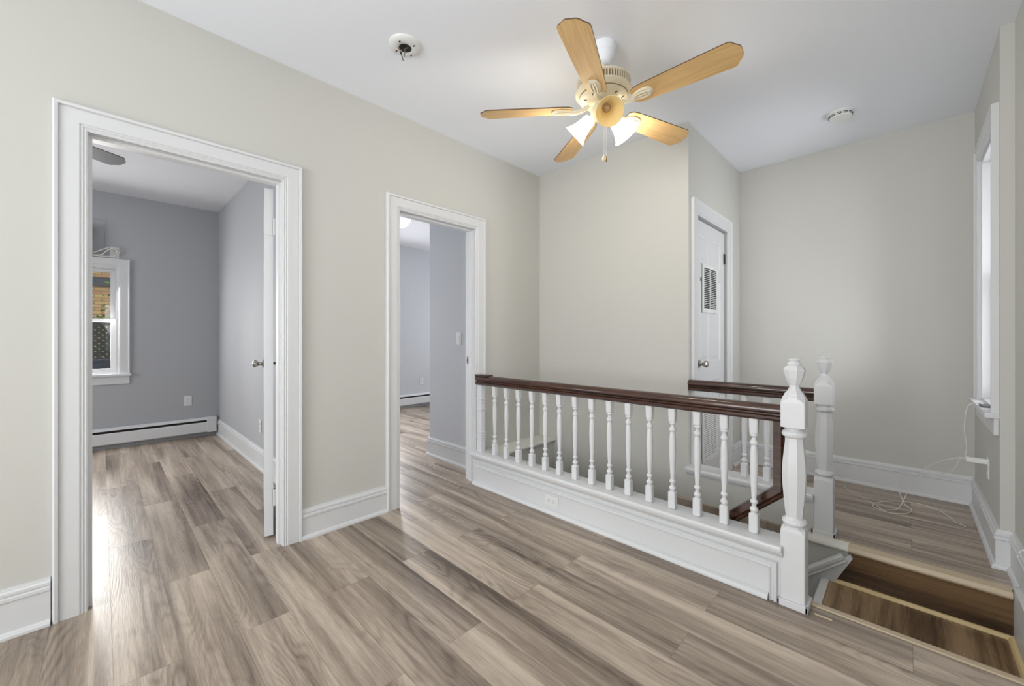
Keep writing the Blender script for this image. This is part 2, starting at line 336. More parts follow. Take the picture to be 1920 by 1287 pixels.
# ------------------------------------------------------------------ trim
def base_prof(h, th=0.016):
    return [(0, 0), (0.030, 0), (0.030, .010), (0.024, .021), (th, .024), (th, h-.052), (th+.006, h-.048), (th+.006, h-.036), (th-.002, h-.032), (th+.002, h-.026), (th+.002, h-.016), (th-.005, h-.010), (th-.007, h), (0, h)]
def baseboard(name, pts, z0, h, label):
    bm = bmesh.new(); sweep(bm, pts, base_prof(h), lambda a, b, n: Vector((a, b, z0+n)))
    return struct(link(name, bm, 'trim'), label, 'baseboard')
baseboard('baseboard_left', [(XL, D1[0]-.107), (XL, -2.6)], 0, .192, 'white moulded baseboard left of the first doorway')
baseboard('baseboard_left_middle', [(XL, D2[0]-.10), (XL, D1[1]+.10)], 0, .178, 'white moulded baseboard between the two doorways')
baseboard('baseboard_far', [(XR2, 2.93), (XR2, 3.16), (XR, 3.16), (XR, YF), (XC, YF), (XC, 3.955)], F2, .195, 'white moulded baseboard around the far floor')
baseboard('baseboard_right', [(XR2, -2.6), (XR2, 2.93)], 0, .215, 'white baseboard on the near right wall')
baseboard('baseboard_bedroom', [(XLb, 1.02), (XF, 1.02)], 0, .185, 'white baseboard along the bedroom side wall')
baseboard('baseboard_second_bedroom', [(XLb, 2.34), (-3.47, 2.34), (-3.47, 5.5)], 0, .185, 'white baseboard around the wall block in the second bedroom')

CAS = [(0, 0), (0, .010), (.006, .014), (.012, .011), (.016, .016), (.022, .013), (.026, .018), (.080, .018), (.084, .016), (.086, .026), (.096, .028), (.102, .022), (.102, 0)]
def casing_obj(name, y0, y1, ztop, X, sgn, prof, z0=0.0, left=True, right=True):
    """U-shaped casing on a wall plane X=const, profile thickness along sgn*X. o = outward."""
    bm = bmesh.new()
    pts = [(y0, z0), (y0, ztop), (y1, ztop), (y1, z0)]
    # travel up the low-Y side: left of (0,1) is (-1,0) = outward
    sweep(bm, pts, prof, lambda a, b, n: Vector((X+sgn*n, a, b)))
    return link(name, bm, 'trim')
def jamb(name, y0, y1, ztop, x0, x1, parent, z0=0.0, t=.02):
    bm = bmesh.new()
    box(bm, x0, x1, y0-t, y0, z0, ztop+t); box(bm, x0, x1, y1, y1+t, z0, ztop+t); box(bm, x0, x1, y0, y1, ztop, ztop+t)
    return link(name, bm, 'trim', parent)
def stop(parent, y0, y1, ztop, x0, x1):
    bm = bmesh.new()
    box(bm, x0, x1, y0, y0+.012, 0, ztop); box(bm, x0, x1, y1-.012, y1, 0, ztop); box(bm, x0, x1, y0+.012, y1-.012, ztop-.012, ztop)
    return link('door_stop', bm, 'trim', parent)
c1 = casing_obj('trim_1', D1[0], D1[1], DH, XL, 1, CAS); struct(c1, 'wide white casing around the first doorway', 'door frame')
jamb('jamb', D1[0], D1[1], DH, XLb-.004, XL+.002, c1); stop(c1, D1[0], D1[1], DH, XLb+.05, XLb+.085)
o = casing_obj('bedroom_side_casing', D1[0]-.008, D1[1]+.012, DH+.008, XLb, -1, CAS); o.parent = c1
c2 = casing_obj('trim_2', D2[0], D2[1], DH, XL, 1, CAS); struct(c2, 'white casing around the second doorway', 'door frame')
jamb('jamb', D2[0], D2[1], DH, XLb-.004, XL+.002, c2); stop(c2, D2[0], D2[1], DH, XLb+.05, XLb+.085)
o = casing_obj('bedroom_side_casing', D2[0]-.008, D2[1]+.008, DH+.008, XLb, -1, CAS); o.parent = c2
bm = bmesh.new(); box(bm, XLb+.014, XLb+.044, D2[1]-.0025, D2[1]+.001, .965, 1.03)
o = link('strike_plate', bm, 'chrome', c2); o['label'] = 'small metal strike plate'
bm = bmesh.new(); box(bm, XLb+.022, XLb+.034, D2[1]-.0035, D2[1]-.0005, .983, 1.01); link('strike_hole', bm, 'black', o)
# closet casing and door
CP = [(0, 0), (0, .012), (.006, .016), (.014, .014), (.018, .020), (.088, .020), (.094, .024), (.105, .024), (.105, 0)]
bm = bmesh.new(); sweep(bm, [(3.12, F2), (3.12, 2.105), (3.81, 2.105), (3.81, F2)], [(o*1.3 if i > 4 else o, n) for i, (o, n) in enumerate(CP)] and CP, lambda a, b, n: Vector((XC+n, a, b)))
c3 = struct(link('trim_3', bm, 'trim'), 'white casing around the closed closet door', 'door frame')
jamb('jamb', 3.12, 3.81, 2.105, XC-.12, XC+.002, c3, F2, .018)

def panel_door(name, w, h, th, panels, parent=None, mat='trim'):
    """leaf in local coords: hinge edge at x=0, runs to x=w, thickness y 0..th; recessed raised panels on both faces"""
    bm = bmesh.new(); xs = sorted({0, w} | {p[0] for p in panels} | {p[1] for p in panels}); zs = sorted({0, h} | {p[2] for p in panels} | {p[3] for p in panels})
    for side, y, s in ((0, 0, 1), (1, th, -1)):
        for a, b in zip(xs[:-1], xs[1:]):
            for c, d in zip(zs[:-1], zs[1:]):
                inp = any(p[0] <= a and b <= p[1] and p[2] <= c and d <= p[3] for p in panels)
                if not inp:
                    bm.faces.new([bm.verts.new(v) for v in ((a, y, c), (b, y, c), (b, y, d), (a, y, d))])
        for x0, x1, z0, z1 in panels:
            prev = None
            for ins, dep in ((0, 0), (.012, .009), (.024, .009), (.045, .002)):
                r = [bm.verts.new(v) for v in ((x0+ins, y+s*dep, z0+ins), (x1-ins, y+s*dep, z0+ins), (x1-ins, y+s*dep, z1-ins), (x0+ins, y+s*dep, z1-ins))]
                if prev:
                    for i in range(4): bm.faces.new((prev[i], prev[(i+1) % 4], r[(i+1) % 4], r[i]))
                prev = r
            bm.faces.new(prev)
    for a, b in (((0, 0), (0, th)), ((w, 0), (w, th))):
        bm.faces.new([bm.verts.new(v) for v in ((a[0], a[1], 0), (b[0], b[1], 0), (b[0], b[1], h), (a[0], a[1], h))])
    for z in (0, h): bm.faces.new([bm.verts.new(v) for v in ((0, 0, z), (w, 0, z), (w, th, z), (0, th, z))])
    bmesh.ops.remove_doubles(bm, verts=bm.verts, dist=1e-5)
    return link(name, bm, mat, parent)
def knob(parent, loc, direction, mat='chrome', r=.027):
    bm = bmesh.new()
    lathe(bm, [(.030, 0), (.032, .003), (.030, .007), (.014, .010), (.010, .016), (.010, .030), (.018, .036), (r*.93, .043), (r, .052), (r*.93, .061), (.016, .068), (.001, .070)], 24, axis_mat(loc, direction))
    return link('door_knob', bm, mat, parent, True)
def six(w):
    st = .095; m = .06; pw = (w-2*st-m)/2
    return [(x0, x0+pw, z0, z1) for x0 in (st, st+pw+m) for z0, z1 in ((.20, .80), (.95, 1.62), (1.72, 1.96))]
# closed closet door with vent grilles: leaf local x along +Y, y toward -X
leaf = panel_door('door_3', .68, 2.05, .035, six(.68)); leaf.location = (XC-.014, 3.125, F2+.012)
leaf.rotation_euler = (0, 0, PI/2); struct(leaf, 'closed white panelled closet door with two vent grilles', 'door')
kb = knob(leaf, (.085, 0, .945), (0, -1, 0)); kb['label'] = 'round satin metal knob'
def grille(parent, x0, x1, z0, z1, mat_slot, n, label):
    bm = bmesh.new(); b = .028
    for r in ((x0, x0+b, z0, z1), (x1-b, x1, z0, z1), (x0+b, x1-b, z0, z0+b), (x0+b, x1-b, z1-b, z1), ((x0+x1)/2-.007, (x0+x1)/2+.007, z0+b, z1-b)):
        box(bm, r[0], r[1], -.010, -.001, r[2], r[3])
    g = link('vent_grille', bm, 'plastic', parent); g['label'] = label
    bm = bmesh.new(); box(bm, x0+b, x1-b, -.003, -.0012, z0+b, z1-b); link('grille_shade_sheet', bm, 'black', g)  # black sheet stands in for the shade behind the louvres
    bm = bmesh.new(); hh = (z1-z0-2*b)/n
    for i in range(n):
        z = z0+b+hh*i
        for a, c in ((x0+b, (x0+x1)/2-.007), ((x0+x1)/2+.007, x1-b)):
            f = box(bm, a, c, -.0095, -.0045, z, z+hh*mat_slot)
    link('louvre', bm, 'plastic', g)
    bm = bmesh.new()
    for z in (z0+.012, z1-.012):
        for x in (x0+.07, x1-.07): box(bm, x-.003, x+.003, -.0115, -.0095, z-.003, z+.003)
    link('screw', bm, 'chrome', g)
grille(leaf, .145, .485, 1.345, 1.725, .30, 22, 'white grille with black louvre gaps')
grille(leaf, .145, .485, .165, .60, .72, 24, 'white grille with narrow gaps')
for z in (.30, 1.83):
    bm = bmesh.new(); tube(bm, [(.684, -.010, z-.045), (.684, -.010, z+.045)], .006, 8, 0); box(bm, .655, .684, -.003, -.001, z-.045, z+.045)
    o = link('hinge', bm, 'chrome', leaf); o['label'] = 'metal hinge'
# open bedroom door
leaf = panel_door('door_1', .74, 2.055, .044, six(.74)); leaf.location = (-2.692, .716, .012)
leaf.rotation_euler = (0, 0, math.radians(180-13.5)); struct(leaf, 'open white door in the first doorway seen edge on', 'door')
knob(leaf, (.675, 0, .985), (0, -1, 0)); knob(leaf, (.675, .044, .985), (0, 1, 0))
for z in (.225, 1.83):
    bm = bmesh.new(); box(bm, -.003, .0, .004, .040, z-.05, z+.05); tube(bm, [(-.006, -.006, z-.05), (-.006, -.006, z+.05)], .007, 8, 0); box(bm, -.012, .0, -.020, -.002, z-.05, z+.05)
    link('hinge', bm, 'trim', leaf)

# ------------------------------------------------------------------ windows
def window(name, X, sgn, y0, y1, z0, z1, label, depth=.11, cas=.088, casing=True, top=.09, stool=.045):
    """double-hung window in a wall plane X; sgn = direction out of the room (+1/-1)"""
    r = empty(name, (0, 0, 0)); struct(r, label, 'window')
    S1 = lambda n: X - sgn*n           # into the room
    if casing:
        bm = bmesh.new(); pr = [(0, 0), (0, .012), (.006, .018), (.014, .014), (.020, .020), (cas-.015, .020), (cas-.01, .027), (cas, .027), (cas, 0)]
        sweep(bm, [(y0, z0-.01), (y0, z1), (y1, z1), (y1, z0-.01)], pr, lambda a, b, n: Vector((S1(n), a, b))); link('window_casing', bm, 'trim', r)
        bm = bmesh.new(); box(bm, *sorted((S1(.050), S1(-depth))), y0-cas-.012, y1+cas+.012, z0-.028, z0, bev=.006); link('window_stool', bm, 'trim', r)
        bm = bmesh.new(); box(bm, *sorted((S1(.018), S1(0))), y0-cas, y1+cas, z0-.028-.085, z0-.028, bev=.004); link('window_apron', bm, 'trim', r)
    bm = bmesh.new(); e = X+sgn*.17; t = .018
    for d in ((y0, y0+t, z0, z1), (y1-t, y1, z0, z1), (y0+t, y1-t, z1-t, z1), (y0+t, y1-t, z0, z0+t*.6)): box(bm, *sorted((X, e)), *d)
    link('window_frame', bm, 'trim', r)
    zm = (z0+z1)/2
    for nm, a, b, off in (('upper_sash', zm-.02, z1-t, .125), ('lower_sash', z0+.01, zm+.02, .085)):
        bm = bmesh.new(); xx = sorted((X+sgn*off, X+sgn*(off+.032))); f = .042
        for d in ((y0+t, y0+t+f, a, b), (y1-t-f, y1-t, a, b), (y0+t+f, y1-t-f, b-f*.8, b), (y0+t+f, y1-t-f, a, a+f)): box(bm, *xx, *d)
        s = link(nm, bm, 'trim', r)
        bm = bmesh.new(); xc = X+sgn*(off+.016); box(bm, xc-.002, xc+.002, y0+t+f, y1-t-f, a+f, b-f*.8); link('window_pane', bm, 'glass', s)
    return r
window('window_1', XF, -1, *B1, 'white double-hung bedroom window seen through the first doorway')
window('window_2', XR, 1, WY0, WY1, WZ0, WZ1, 'tall white window at the far right')
window('added_window_4', XR2, 1, 0.0, 1.2, .85, 2.15, 'added unseen white window in the near right wall for extra light')  # unseen, added around the near wall's extra light
window('added_window_5', XF, -1, *B3, 'added unseen window that brightens the second bedroom')  # unseen, added so more light reaches the stub wall
window('window_3', XF, -1, *B2, 'bedroom window at the edge of the second doorway')

# ------------------------------------------------------------------ knee walls and railings
def cap(x0, x1, y0, y1, z):
    bm = bmesh.new(); box(bm, x0, x1, y0, y1, z-.026, z, bev=.009); return bm
# near knee wall
kw = bx('wall_knee_near', 'trim', XL+.02, -.405, 2.13, 2.215, -.05, .236); struct(kw, 'white panelled low wall under the long railing', 'low wall')
link('cap', cap(XL+.005, -.395, 2.085, 2.245, .262), 'trim', kw)
KY = 2.13
bm = bmesh.new()   # bed moulding under the cap
sweep(bm, [(-.395, 0), (XL+.016, 0)], [(0, .236), (.034, .236), (.034, .230), (.028, .222), (.018, .210), (.012, .204), (.012, .196), (0, .194)], lambda a, b, n: Vector((a, KY-b, n)) if False else Vector((a, KY+b, n)))
link('bed_moulding', bm, 'trim', kw)
bm = bmesh.new()   # picture-frame base cap turning down at the newel
pr = [(0, 0), (0, .010), (.006, .020), (.012, .012), (.018, .012), (.022, .018), (.030, .018), (.034, .008), (.036, 0)]
sweep(bm, [(-.450, 0.0), (-.450, .143), (XL+.02, .143)], [(-o, n) for o, n in pr], lambda a, b, n: Vector((a, KY-n, b)))
link('base_moulding', bm, 'trim', kw)
bm = bmesh.new(); sweep(bm, [(-.452, KY), (XL+.016, KY)], [(0, 0), (.028, 0), (.028, .008), (.020, .020), (.006, .026), (0, .026)], lambda a, b, n: Vector((a, b, n)))
link('shoe_moulding', bm, 'trim', kw)
# far knee wall
kf = bx('wall_knee_far', 'wall', XC, -.397, 2.95, 3.05, 0.0, .236); struct(kf, 'low wall under the second railing with a white sill', 'low wall')
link('cap', cap(XC-.01, -.395, 2.915, 3.075, .262), 'trim', kf)
bm = bmesh.new(); sweep(bm, [(-.397, 2.95), (XC, 2.95)], [(0, .236), (.022, .236), (.022, .228), (.012, .214), (.006, .206), (0, .204)], lambda a, b, n: Vector((a, b, n))); link('bed_moulding', bm, 'trim', kf)
# ledge at left end of the stairwell
le = bx('trim_4', 'wall', XL, -2.36, 2.245, YB, -2.8, .226); struct(le, 'boxed ledge with a white top in the stairwell corner', 'ledge')
link('ledge_top', cap(XL, -2.338, 2.245, YB, .252), 'trim2', le)

BAL = [(.0165, 0), ]
def sq(bm, w, z0, z1, w1=None):
    w1 = w1 or w; c = w*.18; rings = []
    for ww, z in ((w-.008, z0), (w, z0+.004), (w1, z1-.006), (w1-.010, z1)):
        h = ww/2; k = min(.004, c)
        pts = [(h-k, -h), (h, -h+k), (h, h-k), (h-k, h), (-h+k, h), (-h, h-k), (-h, -h+k), (-h+k, -h)]
        rings.append([bm.verts.new((x, y, z)) for x, y in pts])
    for a, b in zip(rings[:-1], rings[1:]):
        for i in range(8): bm.faces.new((a[i], a[(i+1) % 8], b[(i+1) % 8], b[i]))
    bm.faces.new(rings[0][::-1]); bm.faces.new(rings[-1])
def baluster_bm(h=.548):
    bm = bmesh.new()
    sq(bm, .038, 0, .094); sq(bm, .034, h-.080, h, .038)
    lathe(bm, [(.013, .090), (.011, .096), (.0165, .104), (.0185, .110), (.0165, .117), (.0105, .122), (.0095, .130), (.0105, .136), (.0155, .141), (.0165, .147), (.0150, .153),
               (.0105, .157), (.0108, .165), (.0130, .20), (.0155, .26), (.0172, .32), (.0165, .37), (.0135, .405), (.0115, .413), (.0170, .419), (.0182, .426), (.0170, .433), (.0105, .440),
               (.0095, .448), (.0120, .454), (.0180, .460), (.0175, h-.078)], 16)
    return bm
def newel_bm(s=1.0):
    """square newel, octagonal vase shaft and faceted finial, local base at z 0"""
    bm = bmesh.new(); W = .090
    def oct_(prof, seg=8): lathe(bm, prof, seg, ph=PI/8)
    def block(z0, z1, w):
        rings = []
        for ww, z, k in ((w, z0, .003), (w, z1-.022, .003), (w-.004, z1-.006, .016), (w*.80, z1, .022)):
            h = ww/2; rings.append([bm.verts.new(p+(z,)) for p in ((h-k, -h), (h, -h+k), (h, h-k), (h-k, h), (-h+k, h), (-h, h-k), (-h, -h+k), (-h+k, -h))])
        for a, b in zip(rings[:-1], rings[1:]):
            for i in range(8): bm.faces.new((a[i], a[(i+1) % 8], b[(i+1) % 8], b[i]))
        bm.faces.new(rings[0][::-1]); bm.faces.new(rings[-1])
    block(0, .350, W)
    lathe(bm, [(.034, .345), (.036, .352), (.044, .358), (.047, .366), (.044, .376), (.034, .382), (.032, .39)], 20)
    oct_([(.032, .385), (.034, .40), (.040, .46), (.0455, .53), (.047, .58), (.045, .63), (.040, .68), (.036, .72), (.035, .742)])
    lathe(bm, [(.034, .738), (.040, .742), (.0465, .748), (.048, .757), (.0455, .766), (.038, .772), (.034, .777), (.034, .785)], 20)
    block(.788, .918, W); bm2 = None
    # chamfered underside of the upper block
    rings = []
    for h, z, k in ((.034, .780, .014), (.043, .790, .010)):
        rings.append([bm.verts.new(p+(z,)) for p in ((h-k, -h), (h, -h+k), (h, h-k), (h-k, h), (-h+k, h), (-h, h-k), (-h, -h+k), (-h+k, -h))])
    for i in range(8): bm.faces.new((rings[0][i], rings[0][(i+1) % 8], rings[1][(i+1) % 8], rings[1][i]))
    oct_([(.046, .912), (.044, .922), (.040, .926), (.038, .934), (.026, .948), (.0195, .962), (.0195, .972), (.026, .984), (.033, 1.003), (.040, 1.030), (.042, 1.040), (.036, 1.052), (.026, 1.060)])
    lathe(bm, [(.022, 1.056), (.026, 1.062), (.028, 1.068), (.025, 1.074), (.019, 1.077), (.018, 1.080), (.022, 1.083), (.022, 1.088), (.016, 1.091)], 16)
    h = W/2+.012
    for x0, x1, y0, y1 in ((-h, h, -h, -W/2), (W/2, h, -h, h), (-h, h, W/2, h), (-h, -W/2, -h, h)): box(bm, x0, x1, y0, y1, 0, .030, bev=.003)
    if s != 1: bmesh.ops.scale(bm, vec=(1, 1, s), verts=bm.verts)
    return bm
RAILP = [(-.034, .012), (-.034, .022), (-.026, .028), (-.026, .034), (-.036, .042), (-.038, .054), (-.032, .066), (-.020, .074), (0, .077), (.020, .074), (.032, .066), (.038, .054), (.036, .042), (.026, .034), (.026, .028), (.034, .022), (.034, .012), (.022, .0), (-.022, .0)]
def rail_obj(name, x0, x1, y, z, parent):
    bm = bmesh.new(); sweep(bm, [(x0, y), (x1, y)], RAILP, lambda a, b, n: Vector((a, b, z+n)))
    return link(name, bm, 'rail', parent, True)
r1 = empty('stair_railing', (-1.45, 2.168, .262)); tag(r1, 'long white spindle railing with dark brown handrail on the near low wall', 'railing')
def put(o, par):   # parent keeping world placement (parents are unrotated)
    o.parent = par; o.location = Vector(o.location)-par.location; return o
put(rail_obj('handrail', -2.512, -.402, 2.165, .803, None), r1)['label'] = 'dark brown wooden handrail'
# short block at the wall end of the handrail
bm = bmesh.new(); box(bm, -2.52, -2.37, 2.128, 2.20, .872, .889, bev=.007); put(link('rail_end_block', bm, 'rail'), r1)
# half newel against the door casing
bm = bmesh.new(); box(bm, -2.514, -2.455, 2.148, 2.188, .262, .803, bev=.004)
for z in (.37, .39, .415, .60, .66, .685): box(bm, -2.512, -2.449, 2.143, 2.193, z, z+.011, bev=.003)
put(link('half_newel', bm, 'trim'), r1)
bxs = [-2.317, -2.187, -2.06, -1.927, -1.802, -1.679, -1.549, -1.421, -1.295, -1.169, -1.039, -.909, -.779, -.65, -.52]
b0 = link('baluster', baluster_bm(), 'trim', None, True)
for i, x in enumerate(bxs):
    b = b0 if i == 0 else b0.copy()
    if i: C.objects.link(b)
    b.location = (x, 2.168, .261); put(b, r1)
nw = link('newel_post', newel_bm(), 'trim', None); nw.location = (-.360, 2.162, 0); put(nw, r1)
r2 = empty('stair_railing.001', (-.77, 2.995, .262)); tag(r2, 'short white railing with dark handrail across the stairwell in front of closet door', 'railing')
put(rail_obj('handrail', -1.13, -.395, 2.99, .806, None), r2)['label'] = 'dark brown wooden handrail'
for x in (-.905, -.775, -.646, -.52):
    b = b0.copy(); C.objects.link(b); b.parent = None; b.location = (x, 2.995, .261); put(b, r2)
nw = link('newel_post', newel_bm(.972), 'trim', None); nw.location = (-.352, 2.997, F2); put(nw, r2)
# descending handrail inside the stairwell
bm = bmesh.new()
PR = [(-.030, -.022), (-.030, .010), (-.022, .016), (-.030, .026), (-.018, .036), (.018, .036), (.030, .026), (.022, .016), (.030, .010), (.030, -.022)]
sweep(bm, [(-.440, .80), (-.440, .455), (-1.75, -.72)], [(n, o) for o, n in PR], lambda a, b, n: Vector((a, 2.292+n, b)))
sh = link('stair_handrail', bm, 'rail', None, True); tag(sh, 'dark brown handrail sloping down into the stairwell behind the near newel post', 'handrail')

# ------------------------------------------------------------------ landing trims
o = bx('trim_5', 'tan', -.315, XR2, 2.198, 2.228, -.006, .006, bev=.002); struct(o, 'thin tan strip along the near floor edge', 'trim')
bm = bmesh.new(); sweep(bm, [(.34, 0), (-.235, 0)], [(0, -.012), (.016, -.010), (.024, 0), (.024, .010), (.016, .022), (-.02, .026), (-.04, .026), (-.04, -.012)], lambda a, b, n: Vector((a, 2.905+b, F2-.022+n)))
o = struct(link('trim_6', bm, 'tan', None, True), 'tan rounded nosing at the far floor edge', 'stair nosing')
bm = bmesh.new(); sweep(bm, [(-.235, 0), (-.42, 0)], [(0, -.012), (.016, -.010), (.024, 0), (.024, .010), (.016, .022), (-.02, .026), (-.04, .026), (-.04, -.012)], lambda a, b, n: Vector((a, 2.905+b, F2-.022+n)))
link('painted_nosing', bm, 'trim2', o, True)['label'] = 'white painted end of the nosing'
QR = [(0, 0), (.018, 0), (.017, .008), (.012, .015), (.0, .018)]
bm = bmesh.new(); sweep(bm, [(.343, 2.215), (.343, 2.903), (-.325, 2.903)], QR, lambda a, b, n: Vector((a, b, LZ+n)))
struct(link('trim_7', bm, 'pine', None, True), 'pale yellow pine quarter round around the landing', 'trim')
struct(bx('trim_8', 'trim', .343, XR2, 2.215, 2.905, LZ, .05), 'white skirt board on the right of the landing', 'trim')
bm = bmesh.new(); sweep(bm, [(-.335, 2.215), (-.335, 2.94)], [(0.022, -.022), (.024, -.010), (.016, 0.003), (-.018, .005), (-.018, 0), (0, -.03)], lambda a, b, n: Vector((a, b, LZ+n)))
struct(link('trim_9', bm, 'trim', None), 'white nosing at the left edge of the landing', 'stair nosing')
# sloping stair skirt on the far stairwell wall
bm = bmesh.new()
a = [(-.205, LZ+.13), (-.235, -.012), (-.30, -.05)]
k = .86
verts = [(-.215, -.030), (-.225, -.012), (-1.60, -.012-k*1.375), (-1.60, -.45-k*1.375), (-.40, -.40), (-.335, LZ-.02), (-.29, LZ+.01)]
lo = [bm.verts.new((x, 2.885, z)) for x, z in verts]; hi = [bm.verts.new((x, 2.905, z)) for x, z in verts]
bm.faces.new(lo); bm.faces.new(hi[::-1])
for i in range(len(verts)): bm.faces.new((lo[i], lo[(i+1) % len(verts)], hi[(i+1) % len(verts)], hi[i]))
sk = struct(link('trim_10', bm, 'trim'), 'white stair skirt board sloping down beside the landing', 'stair skirt')
bm = bmesh.new(); pr = [(0, 0), (0, .012), (.008, .020), (.018, .014), (.024, .022), (.038, .024), (.046, .016), (.050, 0)]
sweep(bm, [(-1.60, -.05-k*1.375), (-.232, -.05)], pr, lambda a, b, n: Vector((a, 2.885-n, b))); link('skirt_cap', bm, 'trim', sk)
for (x, y, z) in ((-.285, 2.135, .001), (-.275, 2.96, F2+.001)):
    bm = bmesh.new(); box(bm, x, x+.06, y, y+.007, z-.001, z+.004); tag(link('wood_shim', bm, 'tan'), 'thin pale wood sliver on the floor beside the %s newel post' % ('near' if y < 2.5 else 'far'), 'wood shim')

# ------------------------------------------------------------------ ceiling fan
def blade_outline():
    pts = [(.165, -.036), (.185, -.050), (.22, -.056), (.40, -.064), (.60, -.071), (.622, -.070), (.632, -.064), (.640, -.052), (.655, -.036), (.662, -.026), (.663, -.016), (.663, .016), (.662, .026), (.655, .036), (.640, .052), (.632, .064), (.622, .070), (.60, .071), (.40, .064), (.22, .056), (.185, .050), (.165, .036)]
    return pts
def fan(loc, phase, blade_mat, lit, label, shade_phase=0.0, detail=True):
    root = empty('ceiling_fan', loc); tag(root, label, 'ceiling fan')
    # canopy, downrod
    bm = bmesh.new(); lathe(bm, [(.012, -.10), (.030, -.098), (.040, -.090), (.042, -.080), (.050, -.070), (.060, -.045), (.058, -.038), (.066, -.02), (.068, 0)], 32); link('canopy', bm, 'ceiling' if detail else 'offwhite', root, True)
    bm = bmesh.new(); lathe(bm, [(.011, -.19), (.011, -.09)], 16); link('downrod', bm, 'cream', root, True)
    bm = bmesh.new(); lathe(bm, [(.02, -.150), (.026, -.156), (.028, -.172), (.055, -.176), (.105, -.183), (.134, -.190), (.142, -.197), (.142, -.204), (.134, -.207), (.134, -.240), (.143, -.243), (.147, -.250), (.147, -.256), (.136, -.268), (.128, -.274), (.127, -.281), (.114, -.292), (.088, -.300), (.060, -.304), (.045, -.306)], 48)
    mh = link('motor_housing', bm, 'cream', root, True)
    if detail:
        bm = bmesh.new()
        for i in range(60):
            a = 2*PI*i/60; m = Matrix.Rotation(a, 4, 'Z'); fs = box(bm, .133, .1400, -.0026, .0026, -.242, -.205)
            bmesh.ops.transform(bm, matrix=m, verts=list({v for f in fs for v in f.verts}))
        link('vent_rib', bm, 'cream', mh)['kind'] = 'stuff'
        bm = bmesh.new(); lathe(bm, [(.1335, -.2415), (.1348, -.241), (.1348, -.206), (.1335, -.2065)], 48, caps=False); link('vent_band', bm, 'cream_dark', mh, True)
        bm = bmesh.new(); lathe(bm, [(.1285, -.2735), (.1292, -.276), (.1285, -.2785)], 48, caps=False); link('housing_groove', bm, 'cream_dark', mh, True)
        for i in range(10):
            a = 2*PI*(i+.5)/10; m = Matrix.Rotation(a, 4, 'Z') @ Matrix.Translation((.101, 0, -.2965)) @ Matrix.Rotation(-.30, 4, 'Y') @ Matrix.Rotation(.6 if i % 2 else -.6, 4, 'Z')
            bm = bmesh.new(); box(bm, -.008, .008, -.002, .002, -.0015, .0015); bmesh.ops.transform(bm, matrix=m, verts=bm.verts)
            link('housing_slot', bm, 'dark', mh)
    # blades
    zb = -.335; th = .006; pitch = math.radians(-13)
    for k in range(5):
        a = phase+k*2*PI/5
        R = Matrix.Rotation(a, 4, 'Z') @ Matrix.Translation((0, 0, zb)) @ Matrix.Rotation(pitch, 4, 'X')
        bm = bmesh.new(); pts = blade_outline(); lo = [bm.verts.new((x, y, 0)) for x, y in pts]; hi = [bm.verts.new((x, y, th)) for x, y in pts]
        bm.faces.new(lo[::-1]); bm.faces.new(hi)
        for i in range(len(pts)): bm.faces.new((lo[i], lo[(i+1) % len(pts)], hi[(i+1) % len(pts)], hi[i])).material_index = 1
        b = link('blade', bm, [blade_mat, 'blade_edge'], root); b.matrix_local = R
        # blade iron: leaf-shaped plate with ribs plus curved arm
        bm = bmesh.new(); n = 20; rings = []
        for sc, z in ((1.0, -.001), (1.0, -.006), (.86, -.011)):
            rings.append([bm.verts.new((.215+.058*sc*math.cos(2*PI*i/n), .032*sc*math.sin(2*PI*i/n)*(1+.25*math.cos(2*PI*i/n)), z)) for i in range(n)])
        for p, q in zip(rings[:-1], rings[1:]):
            for i in range(n): bm.faces.new((p[i], p[(i+1) % n], q[(i+1) % n], q[i]))
        bm.faces.new(rings[0][::-1]); bm.faces.new(rings[-1])
        for y in (-.014, 0, .014): tube(bm, [(.172, y*.4, -.012), (.20, y, -.013), (.235, y*1.1, -.013), (.262, y*.5, -.010)], .0045, 6, 4)
        tube(bm, [(.18, 0, -.010), (.15, 0, -.012), (.115, 0, -.004), (.075, 0, .018)], .0105, 8, 5)
        link('blade_iron', bm, 'cream', b, True)
    # light kit
    bm = bmesh.new(); lathe(bm, [(.050, -.300), (.050, -.318), (.042, -.322), (.060, -.328), (.066, -.338), (.066, -.362), (.056, -.378), (.036, -.390), (.016, -.396), (.010, -.408), (.003, -.412)], 32)
    kit = link('light_kit', bm, 'cream', root, True)
    for k in range(3):
        a = shade_phase+k*2*PI/3; ca, sa = math.cos(a), math.sin(a); tilt = math.radians(52)
        d = Vector((ca*math.sin(tilt), sa*math.sin(tilt), -math.cos(tilt))); p0 = Vector((.052*ca, .052*sa, -.352))
        bm = bmesh.new(); tube(bm, [p0-d*.02, p0+d*.03], .016, 12, 0)
        arm = link('lamp_arm', bm, 'cream', kit, True)
        on = k in lit
        m = axis_mat(p0+d*.022, d)
        bm = bmesh.new(); lathe(bm, [(0.0246, 0.0), (0.0314, 0.0067), (0.0347, 0.0202), (0.037, 0.0392), (0.0414, 0.0616), (0.0493, 0.0874), (0.0605, 0.1098), (0.0706, 0.121), (0.0683, 0.1221), (0.0582, 0.1098), (0.047, 0.0874), (0.0392, 0.0616), (0.0347, 0.0392), (0.0325, 0.0202), (0.0291, 0.009), (0.0224, 0.0034)], 32, m, False)
        sh = link('lamp_shade', bm, 'shade_lit' if on else 'shade_unlit', root, True)
        sh['label'] = 'bell glass shade glowing white' if on else 'unlit cream bell glass shade facing outward'
        bm = bmesh.new(); lathe(bm, [(.013, .006), (.014, .030), (.016, .034), (.021, .048), (.022, .060), (.016, .072), (.004, .077)] if on else [(.022, .004), (.022, .020), (.018, .022), (.018, .028), (.013, .030), (.013, .040), (.006, .042)], 20, m)
